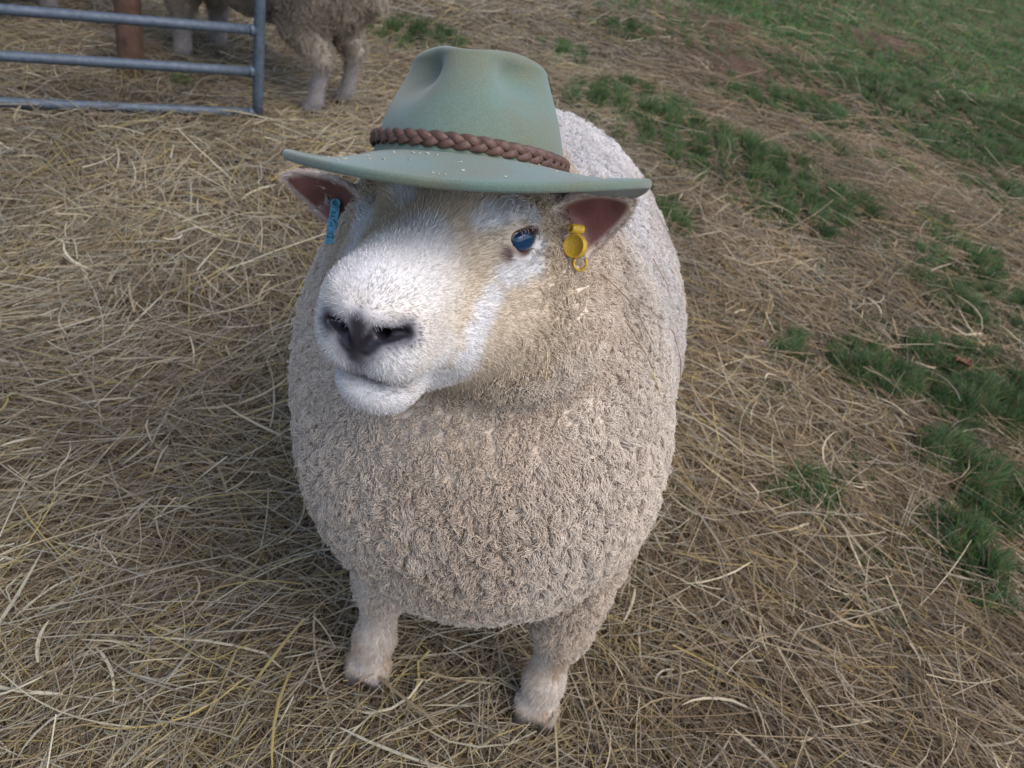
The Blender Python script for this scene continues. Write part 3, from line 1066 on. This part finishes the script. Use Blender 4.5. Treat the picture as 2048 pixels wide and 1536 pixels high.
def build_blue_tag():
    c = np.array([-.2303, .8205, .8288])
    right = T_X; up = T_Z; tow = T_N
    t = empty('ear_tag', tuple(c)); tag(t, 'pale blue plastic strap ear tag in the ram\'s right ear', 'ear tag')
    B = frame_z(unit(tow * .9 + right * .25 + up * .3), up)
    pr = [(1e-5, -.001), (.0030, -.001), (.0033, .0045), (.0047, .0045), (.0051, .0035), (.0051, -.005), (.0045, -.006), (1e-5, -.006)]
    vv, ff = lathe(pr, 30); mesh_obj('stud', c + vv @ B, ff, m_blue, t)
    # strap hanging down
    L = .038
    n = 12
    wv = []
    sw, th = .0052, .0016
    vv, ff = [], []
    for i in range(n + 1):
        q = i / n
        ctr = c - up * (.003 + L * q) - right * (.0055 * q) + tow * (.001 + .013 * q)
        for sx, sy in ((-1, -1), (1, -1), (1, 1), (-1, 1)):
            vv.append(ctr + right * sw * sx + tow * th * sy)
    for i in range(n):
        for k in range(4):
            ff.append((i * 4 + k, i * 4 + (k + 1) % 4, (i + 1) * 4 + (k + 1) % 4, (i + 1) * 4 + k))
    ff += [(3, 2, 1, 0), tuple(n * 4 + k for k in range(4))]
    st = mesh_obj('strap', np.array(vv), ff, m_blue, t, smooth=False)
    md = st.modifiers.new('b', 'BEVEL'); md.width = .0008; md.segments = 2
    # worn dark print on the strap: illegible strokes
    r2 = random.Random(4)
    vv, ff = [], []
    for i in range(22):
        q = r2.uniform(.12, .9); x = r2.uniform(-.0035, .0035)
        ctr = c - up * (.003 + L * q) - right * (.0055 * q) + tow * (.001 + .013 * q) + right * x + tow * (th + .0003)
        a = r2.uniform(0, math.pi); l = r2.uniform(.0006, .0018)
        dx = right * math.cos(a) + up * math.sin(a); dy = -right * math.sin(a) + up * math.cos(a)
        b0 = len(vv)
        for sx, sy in ((-1, -1), (1, -1), (1, 1), (-1, 1)): vv.append(ctr + dx * l * sx + dy * .00035 * sy)
        ff.append((b0, b0 + 1, b0 + 2, b0 + 3))
    pr_ = mesh_obj('worn_print', np.array(vv), ff, m_dark, st, smooth=False)


build_yellow_tag()
build_blue_tag()


# ------------------------------------------------------------------ background sheep
def ewe_sdf(p):
    """standing sheep, facing -Y, feet on z = 0"""
    d = ell(p, (0, .0, .52), (.22, .46, .25))
    d = sm_min(d, ell(p, (0, .30, .54), (.20, .20, .22)), .08)
    d = sm_min(d, ell(p, (0, -.30, .50), (.19, .20, .23)), .08)
    d = sm_min(d, cone(p, (0, -.36, .60), (0, -.56, .78), .15, .095), .06)
    d = sm_min(d, ell(p, (0, -.62, .84), (.075, .10, .075)), .04)
    d = sm_min(d, cone(p, (0, -.66, .82), (0, -.80, .74), .062, .042), .03)
    for s in (1, -1):
        d = sm_min(d, ell(p, (s * .12, -.58, .87), (.06, .03, .022)), .015)
        # hind leg: thigh, shank to the hock, cannon, hoof
        d = sm_min(d, cone(p, (s * .10, .30, .50), (s * .105, .25, .33), .135, .075), .05)
        d = sm_min(d, cone(p, (s * .105, .25, .33), (s * .10, .345, .230), .068, .042), .03)
        d = sm_min(d, cone(p, (s * .10, .345, .230), (s * .10, .328, .07), .031, .025), .015)
        d = sm_min(d, cone(p, (s * .10, .325, .07), (s * .10, .304, .022), .027, .031), .015)
        d = sm_min(d, cone(p, (s * .09, -.32, .46), (s * .095, -.33, .25), .10, .052), .05)
        d = sm_min(d, cone(p, (s * .095, -.33, .25), (s * .10, -.325, .07), .042, .029), .02)
        d = sm_min(d, cone(p, (s * .10, -.325, .07), (s * .10, -.335, .022), .031, .035), .015)
    d = sm_min(d, cone(p, (.0, .22, .33), (0, .24, .245), .055, .035), .02)
    d = sm_min(d, cone(p, (.0, .48, .54), (0, .505, .44), .035, .022), .03)
    return d


def ewe_zone(p):
    return sstep(.16, .25, p[:, 2] + .05 * (np.abs(p[:, 1]) < .2)) * (1 - sstep(.56, .62, -p[:, 1]))


def ewe_color(p):
    c = np.array([.36, .31, .25]) * (1 + .5 * (vn(p[:, 0] * 22, p[:, 1] * 22, p[:, 2] * 8)[:, None] - .5))
    lg = 1 - sstep(.15, .25, p[:, 2])
    c = c + (np.array([.27, .25, .245]) - c) * lg[:, None]
    bare = np.exp(-((p[:, 0] / .06) ** 2 + ((p[:, 1] - .24) / .06) ** 2 + ((p[:, 2] - .25) / .05) ** 2))
    c = c + (np.array([.20, .07, .07]) - c) * np.clip(bare * 1.3, 0, 1)[:, None]
    hoof = 1 - sstep(.02, .035, p[:, 2])
    return c + (np.array([.05, .045, .04]) - c) * hoof[:, None]


ax_ = np.arange
EV, EQ = surface_nets(ewe_sdf, ax_(-.34, .345, .010), ax_(-.90, .65, .010), ax_(-.02, .98, .010))
EV = relax(EV, EQ, 2, .4)


def make_sheep(name):
    root = empty(name)
    b = quad_mesh('body', EV, EQ, m_skin, root)
    set_color(b.data, ewe_color(EV))
    f = fleece('fleece', EV, EQ, ewe_sdf, 45000, ewe_zone, ewe_color, lambda p: np.full(len(p), .020), .0012, 4500, root, m_wool,
               droop=.7, crack=.5, lockdir=.5, kink=.003, curl=.004)
    tag(f, kind='stuff')
    P = sample_quads(EV, EQ, 14000, np.where(EV[EQ].mean(1)[:, 2] < .3, 1.0, .02))
    P = P[(P[:, 2] > .03) & (rng.random(len(P)) > ewe_zone(P))]
    N = grad(ewe_sdf, P); dn = unit(N * .5 + np.array([0, 0, -1.0]) + .25 * rng.normal(size=P.shape))
    t = np.linspace(0, 1, 3)
    pos = P[:, None] + dn[:, None] * t[None, :, None] * .012
    h_ = curves_obj('short_hair', pos, np.full((len(P), 3), .0007) * (1 - .5 * t), ewe_color(P) * (.85 + .3 * rng.random(len(P)))[:, None], m_hair, root)
    tag(h_, kind='stuff')
    return root


def place(o, loc, ang):
    o.location = loc
    o.rotation_euler = (0, 0, ang)


sheep = make_sheep('sheep')
tag(sheep, 'grey-brown woolly sheep standing behind the end of the metal gate', 'sheep', 'sheep behind the gate')
place(sheep, (-1.254, 3.30, -.005), math.radians(-109.3))


def copy_tree(o, parent=None):
    c = o.copy(); COL.objects.link(c); c.parent = parent
    for ch in o.children: copy_tree(ch, c)
    return c


s3 = copy_tree(sheep)
tag(s3, 'sheep seen only by its lower legs behind the metal gate', 'sheep', 'sheep behind the gate')
place(s3, (-2.305, 3.115, .0), math.radians(-176))

# ------------------------------------------------------------------ gate and post
m_galv = mat_plain('galvanised_steel', (.07, .093, .125), rough=.6, metal=.3, spec=.5, nscale=60, namt=.25, bump=.1, bscale=120)
m_wood = mat_plain('weathered_wood', (.095, .055, .038), rough=.85, nscale=25, namt=.4, bump=.6, bscale=60)
G0 = np.array([-1.135, 2.93, 0.0]); GD = np.array([-.853, -.522, 0]); GL = 2.4
gate = empty('metal_gate', tuple(G0)); tag(gate, 'galvanised tubular metal gate with horizontal rails standing in the hay', 'gate')
for z in (.026, .176, .318, .475, .645, .83, 1.03):
    path = [G0 + GD * (GL * k / 8) + np.array([0, 0, z]) for k in range(9)]
    vv, ff = tube_mesh(path, .0165, sec=20); mesh_obj('rail', vv, ff, m_galv, gate)
for q in (0, 1):
    b = G0 + GD * GL * q
    vv, ff = tube_mesh([b + np.array([0, 0, z]) for z in np.linspace(-.02, 1.06, 10)],   .0190, sec=20, side=np.array([1.0, 0, 0])); mesh_obj('upright', vv, ff, m_galv, gate)
for z in (.026, .176, .318, .475, .645, .83):
    # weld collars where the rails meet the upright
    c = G0 + GD * .026 + np.array([0, 0, z])
    vv, ff = tube_mesh([c - GD * .008, c, c + GD * .006], .0195, sec=20); mesh_obj('weld', vv, ff, m_galv, gate)


def build_post():
    c = np.array([-1.675, 3.06, 0]); vv, ff = [], []
    r = .043; sec = 16; n = 18
    for i in range(n + 1):
        z = -.05 + 1.30 * i / n
        for k in range(sec):
            a = 2 * math.pi * k / sec
            q = max(abs(math.cos(a)), abs(math.sin(a)))
            rr = r * (.35 + .65 / q) * (1 + .05 * (mnoise.noise((math.cos(a) * 2, math.sin(a) * 2, z * 3))))
            vv.append(c + np.array([rr * math.cos(a + .3), rr * math.sin(a + .3), z]))
    for i in range(n):
        for k in range(sec):
            ff.append((i * sec + k, i * sec + (k + 1) % sec, (i + 1) * sec + (k + 1) % sec, (i + 1) * sec + k))
    ff.append(tuple(n * sec + k for k in range(sec)))
    o = mesh_obj('fence_post', vv, ff, m_wood)
    tag(o, 'reddish brown wooden fence post behind the metal gate', 'post')


build_post()

# ------------------------------------------------------------------ hay and grass
m_hay = mat_attr('dry_hay', rough=.6, spec=.35, transl=.2)
m_grass = mat_attr('green_grass', rough=.5, spec=.35, transl=.3)
HAYC = 1.22 * np.array([[.27, .215, .135], [.20, .150, .090], [.25, .225, .175], [.115, .075, .042], [.30, .235, .09], [.40, .355, .26], [.17, .14, .105]])


def ground_pts(n, x0, x1, y0, y1, keep):
    out = []
    tot = 0
    while tot < n:
        x = x0 + (x1 - x0) * rng.random(n); y = y0 + (y1 - y0) * rng.random(n)
        k = rng.random(n) < keep(x, y)
        out.append(np.stack([x[k], y[k]], 1)); tot += k.sum()
    return np.concatenate(out)[:n]


def in_view(x, y, mg=.25):
    """ground that the camera, or one a step to its side, sees"""
    left = -.45 - .60 * y - mg; right = .55 + .55 * y + mg
    return ((x > left) & (x < right)).astype(float)


def strands(P, len_rng, rad_rng, zr, elev, colw, bend, pts=5, dark=1.0):
    n = len(P)
    flow = vn2(P[:, 0] * .9 + 5, P[:, 1] * .9 + 5) * 5.0 + 1.2 * (vn2(P[:, 0] * 4, P[:, 1] * 4) - .5)
    flow = np.where(P[:, 0] + .9 * (rng.random(n) - .5) > .35, -.75 + .9 * (vn2(P[:, 0] * 2, P[:, 1] * 2) - .5), flow)
    th = np.where(rng.random(n) < .62, flow + .45 * rng.normal(size=n), rng.random(n) * 2 * np.pi)
    th = th + np.pi * (rng.random(n) < .5)
    L = len_rng[0] + (len_rng[1] - len_rng[0]) * rng.random(n) ** 1.7
    el = elev * rng.normal(size=n)
    kappa = bend * rng.normal(size=n)
    kinkp = rng.integers(1, pts - 1, n); kinka = np.where(rng.random(n) < .3, .7 * rng.normal(size=n), 0)
    pos = np.zeros((n, pts, 3))
    z0 = gh(P[:, 0], P[:, 1]) + zr[0] + (zr[1] - zr[0]) * rng.random(n) ** 1.8
    cur = np.stack([P[:, 0], P[:, 1], z0], 1)
    pos[:, 0] = cur
    a = th.copy(); e = el.copy()
    for k in range(1, pts):
        a = a + kappa / (pts - 1) + np.where(kinkp == k, kinka, 0)
        e = e - .25 * el / (pts - 1) * 2 + .06 * rng.normal(size=n)
        st = (L / (pts - 1))[:, None]
        cur = cur + st * np.stack([np.cos(a) * np.cos(e), np.sin(a) * np.cos(e), np.sin(e)], 1)
        pos[:, k] = cur
    pos -= (pos.mean(1) - np.stack([P[:, 0], P[:, 1], z0], 1))[:, None] * np.array([1, 1, .6])
    gz = gh(pos[:, :, 0].ravel(), pos[:, :, 1].ravel()).reshape(n, pts)
    pos[:, :, 2] = np.maximum(pos[:, :, 2], gz + .001)
    R = .88 * (rad_rng[0] + (rad_rng[1] - rad_rng[0]) * rng.random(n) ** 2)[:, None] * (1 - .25 * np.linspace(0, 1, pts))[None, :]
    ci = rng.choice(len(HAYC), n, p=np.array(colw) / sum(colw))
    tone = .75 + .5 * vn(P[:, 0] * 2.5 + 3, P[:, 1] * 2.5 + 8)
    C = HAYC[ci] * (.8 + .4 * rng.random(n))[:, None] * (dark * tone)[:, None]
    rt = sstep(-.3, 1.0, P[:, 0] + .8 * (vn(P[:, 0] * 1.7, P[:, 1] * 1.7) - .5) + .5 * (rng.random(n) - .5))[:, None]
    C = C * (np.array([.98, 1.0, 1.0]) * (1 - rt) + np.array([1.10, 1.02, .95]) * rt)
    return pos, R, np.clip(C, .01, .8)


def hay_keep(x, y):
    g, bare = green(x, y)
    d = vn2(x * 1.6 + 20, y * 1.6 + 20)
    return in_view(x, y) * np.clip(1.0 - .74 * g, .06, 1) * (1 - .8 * np.clip(bare * 1.6, 0, 1)) * (.55 + .45 * sstep(.25, .6, d))


sets = []
# matted thatch, then finer and paler stems on top
sets.append(strands(ground_pts(52000, -1.7, 2.1, .35, 2.1, hay_keep), (.05, .20), (.0005, .0012), (.002, .022), .16, [2, 3, 2, 4, .6, .3, 3], .5, dark=.85))
sets.append(strands(ground_pts(15000, -1.7, 2.1, .35, 2.1, hay_keep), (.07, .34), (.0006, .0016), (.012, .040), .20, [4, 3, 3, .7, 1.0, 1.6, 2], .4))
sets.append(strands(ground_pts(60000, -3.3, 3.2, 2.0, 4.6, hay_keep), (.06, .22), (.0009, .0019), (.002, .030), .18, [3, 3, 2, 2.5, .6, .5, 3], .7, pts=4, dark=.9))
sets.append(strands(ground_pts(16000, -3.3, 3.2, 2.0, 4.6, hay_keep), (.10, .36), (.0009, .0020), (.015, .045), .2, [4, 3, 3, .7, .8, 1.0, 2], .6, pts=5))
sets.append(strands(ground_pts(48000, -4.5, 9.0, 4.5, 14.0, hay_keep), (.10, .32), (.0016, .0032), (.004, .045), .2, [3, 3, 2, 2, .5, .5, 3], .7, pts=4, dark=.9))
hay_root = None
for i, (p_, r_, c_) in enumerate(sets):
    o = curves_obj('hay', p_, r_, c_, m_hay)
    tag(o, ['loose matted brown hay lying around the ram', 'pale long hay stems lying on top around the ram', 'matted hay spread in front of the metal gate',
            'pale long hay stems scattered beyond the ram', 'thin dry hay scattered over the far green pasture'][i], 'hay', kind='stuff')


# wider flat blades of dried grass among the hay
def blades(n, x0, x1, y0, y1):
    P = ground_pts(n, x0, x1, y0, y1, hay_keep)
    pos, R, C = strands(P, (.06, .26), (.0014, .0030), (.014, .042), .16, [3, 1, 4, .2, .6, 3, 2], .9, pts=6)
    k = pos.shape[1]
    tg = np.gradient(pos, axis=1); side = np.cross(unit(tg), np.array([0, 0, 1.0])); side = unit(side)
    tw = rng.normal(size=n) * .6
    up = np.cross(side, unit(tg))
    side = side * np.cos(tw)[:, None, None] + up * np.sin(tw)[:, None, None]
    taper = np.array([.5, .9, 1, 1, .8, .15])
    wd = (R * 1.25) * taper[None]
    ridge = up * (wd * .25)[:, :, None]
    Vv = np.stack([pos - side * wd[:, :, None], pos + ridge, pos + side * wd[:, :, None]], 2).reshape(-1, 3)
    I = np.arange(n * k * 3).reshape(n, k, 3)
    Qd = np.concatenate([np.stack([I[:, :-1, j], I[:, 1:, j], I[:, 1:, j + 1], I[:, :-1, j + 1]], -1).reshape(-1, 4) for j in (0, 1)])
    return Vv, Qd, np.repeat(C, k * 3, 0)


bv, bq, bc = blades(5200, -2.4, 2.4, .35, 3.4)
o = quad_mesh('straw_blades', bv, bq, m_hay); set_color(o.data, bc)
tag(o, 'flat pale straw blades scattered through the hay', 'straw', kind='stuff')


def grass_keep(x, y):
    return in_view(x, y) * green(x, y)[0]


GRC = np.array([[.055, .115, .032], [.075, .15, .036], [.04, .085, .034], [.11, .16, .05], [.045, .10, .048]])


def turf(n, x0, x1, y0, y1, hr, rr, pts=4, lean=.5):
    P = ground_pts(n, x0, x1, y0, y1, grass_keep)
    g = green(P[:, 0], P[:, 1])[0]
    # blades grow in tufts
    cell = .05 if y1 < 6 else .12
    ti = np.floor(P / cell)
    tx = vn(ti[:, 0] * 3.7 + .5, ti[:, 1] * 5.1 + .5); ty = vn2(ti[:, 0] * 4.3 + .5, ti[:, 1] * 2.9 + .5)
    ctr = (ti + .5) * cell
    P2 = P + (ctr - P) * .45
    th = rng.random(n) * 2 * np.pi
    lv = np.stack([np.cos(th), np.sin(th)], 1) * (lean * rng.random(n))[:, None] + (P2 - ctr) / cell * .9 + np.stack([tx - .5, ty - .5], 1) * .9
    H = (hr[0] + (hr[1] - hr[0]) * rng.random(n)) * (.5 + .6 * g) * (.7 + .6 * tx)
    t = np.linspace(0, 1, pts)
    pos = np.zeros((n, pts, 3))
    pos[:, :, 0] = P2[:, None, 0] + lv[:, None, 0] * H[:, None] * (t ** 1.8)[None]
    pos[:, :, 1] = P2[:, None, 1] + lv[:, None, 1] * H[:, None] * (t ** 1.8)[None]
    nl = np.linalg.norm(lv, axis=1)
    pos[:, :, 2] = gh(P2[:, 0], P2[:, 1])[:, None] + H[:, None] * (t[None] - .38 * np.clip(nl, 0, 1.5)[:, None] * (t ** 2.5)[None])
    R = (rr[0] + (rr[1] - rr[0]) * rng.random(n))[:, None] * (1 - .8 * t ** 1.5)[None]
    C = (GRC * (1.35 if y1 > 10 else 1.0))[rng.integers(0, len(GRC), n)] * (.7 + .5 * rng.random(n) + .3 * ty)[:, None]
    dry = rng.random(n) < .17
    C[dry] = HAYC[1] * .9
    return pos, R, C


for i, a in enumerate([(38000, -.2, 2.4, 1.2, 3.0, (.03, .085), (.0009, .0017)), (70000, -2.6, 3.8, 3.0, 6.0, (.035, .085), (.0012, .0022)),
                       (120000, -3.0, 10.0, 6.0, 15.0, (.03, .07), (.002, .0036), 3)]):
    p_, r_, c_ = turf(*a)
    o = curves_obj('grass', p_, r_, c_, m_grass)
    tag(o, ['lush green grass tufts beside the hay near the ram', 'green grass tufts between the hay beyond the ram', 'short green pasture grass in the distance'][i], 'grass', kind='stuff')

# ------------------------------------------------------------------ small things
m_leaf = mat_plain('dead_leaf', (.15, .058, .03), rough=.7, nscale=150, namt=.4)


def leaf(x, y, ang, size, label):
    c = np.array([x, y, float(gh(np.array([x]), np.array([y]))[0]) + .045])
    vv, ff = [], []
    n = 10
    for i in range(n + 1):
        q = i / n
        hw = size * .36 * math.sin(math.pi * min(1, q * .97 + .02)) ** .8 * (1 + .15 * math.sin(q * 22))
        for j, f_ in enumerate((-1, -.5, 0, .5, 1)):
            p = np.array([(q - .5) * size, hw * f_, .012 * abs(f_) ** 1.5 + .010 * math.sin(q * 5 + x) + .003 * math.sin(9 * q + 3 * f_)])
            ca, sa = math.cos(ang), math.sin(ang)
            vv.append(c + np.array([p[0] * ca - p[1] * sa, p[0] * sa + p[1] * ca, p[2]]))
    for i in range(n):
        for j in range(4):
            ff.append((i * 5 + j, i * 5 + j + 1, (i + 1) * 5 + j + 1, (i + 1) * 5 + j))
    o = mesh_obj('fallen_leaf', vv, ff, m_leaf)
    md = o.modifiers.new('t', 'SOLIDIFY'); md.thickness = .0006
    tag(o, label, 'leaf')


leaf(-.42, 1.72, .3, .055, 'curled orange-brown dead leaf on the hay beside the ram\'s shoulder')
leaf(1.30, 2.30, .6, .075, 'rusty red dead leaf lying between two green grass tufts')

# dry grass stems caught in the fleece
m_stem = mat_plain('dry_stem', (.22, .15, .10), rough=.7, nscale=300, namt=.4)
m_stemp = mat_plain('pale_stem', (.48, .38, .20), rough=.6, nscale=300, namt=.3)
STEMS = [([(.0641, .7758, .8475), (.0866, .7935, .8278), (.1065, .8426, .7869), (.125, .8494, .7676), (.1508, .8504, .7388)], 'long thin dark grass stem lying along the ram\'s flank below the ear', 0),
         ([(.1024, .7918, .7929), (.1221, .8248, .7591), (.1372, .8285, .7375), (.1561, .83, .7165)], 'thin dark bent grass stem low on the ram\'s woolly shoulder', 0),
         ([(.1599, 1.3103, .7068), (.1814, 1.289, .6935), (.205, 1.27, .672)], 'short dark stem on the ram\'s side just under the hat brim', 0),
         ([(.1532, 1.1176, .7158), (.1683, 1.1075, .7047), (.1849, 1.1029, .6836)], 'short brown seed stem in the wool of the ram\'s side', 0),
         ([(.1994, 1.1893, .6786), (.2207, 1.1816, .6536), (.240, 1.172, .625)], 'pale yellow grass stem near the outer edge of the ram\'s flank', 1),
         ([(.108, .8424, .7877), (.1272, .8703, .7765), (.1519, .8946, .7481), (.2037, 1.0381, .6506)], 'fine long grass stem reaching across the ram\'s side', 0),
         ([(.2036, 1.0381, .6506), (.2316, 1.0487, .603), (.248, 1.055, .555)], 'dark stem hanging low on the ram\'s flank', 0),
         ([(.0255, .6862, .7979), (.0305, .6836, .7837), (.0308, .6857, .7652)], 'single straw stuck in the ram\'s neck ruff', 1),
         ([(.1541, .8266, .7168), (.1696, .8267, .6963), (.1721, .8273, .6853)], 'tiny pale straw end stuck low on the ram\'s shoulder', 1)]
for pts_, lab, pale in STEMS:
    path = np.array(pts_)
    for _ in range(3):      # rest the stem on the fleece
        path = path - grad(ram_sdf, path) * (ram_sdf(path) - .0125)[:, None]
    # resample smoothly
    tt = np.linspace(0, len(path) - 1, 14)
    fine = np.stack([np.interp(tt, np.arange(len(path)), path[:, k]) for k in range(3)], 1)
    fine[1:-1] = (fine[:-2] + 2 * fine[1:-1] + fine[2:]) / 4
    vv, ff = tube_mesh(fine, .0006 if not pale else .0008, sec=6)
    o = mesh_obj('grass_stem', vv, ff, m_stemp if pale else m_stem)
    tag(o, lab, 'stem', 'stems caught in the fleece')


# chaff sprinkled on the hat
def chaff():
    r2 = random.Random(9); vv, ff = [], []
    for i in range(32):
        a = r2.uniform(.15, math.pi - .1); q = r2.uniform(.05, .9)
        bw = .062 + .022 * abs(math.cos(a))
        p = np.array([(CRX + bw * q) * math.cos(a), (CRY + (bw - .006) * q) * math.sin(a), brim_z(a, q) + .0046])
        b = r2.uniform(0, 3.14); l = r2.uniform(.0008, .0028); wd = r2.uniform(.0003, .0005)
        dx = np.array([math.cos(b), math.sin(b), r2.uniform(-.2, .4)]); dy = np.array([-math.sin(b), math.cos(b), 0])
        b0 = len(vv)
        for s_ in (-1, 1):
            for (u_, v_) in ((-1, 0), (0, 1), (1, 0), (0, -1)):
                vv.append(p + dx * l * s_ + dy * wd * u_ + np.array([0, 0, wd * v_]))
        for k in range(4): ff.append((b0 + k, b0 + (k + 1) % 4, b0 + 4 + (k + 1) % 4, b0 + 4 + k))
        ff += [(b0 + 3, b0 + 2, b0 + 1, b0), (b0 + 4, b0 + 5, b0 + 6, b0 + 7)]
    o = mesh_obj('chaff', hat_pt(np.array(vv)), ff, mat_plain('chaff', (.62, .55, .42), rough=.7))
    tag(o, 'tiny pale bits of chaff sprinkled on the hat brim', 'chaff', kind='stuff')


chaff()
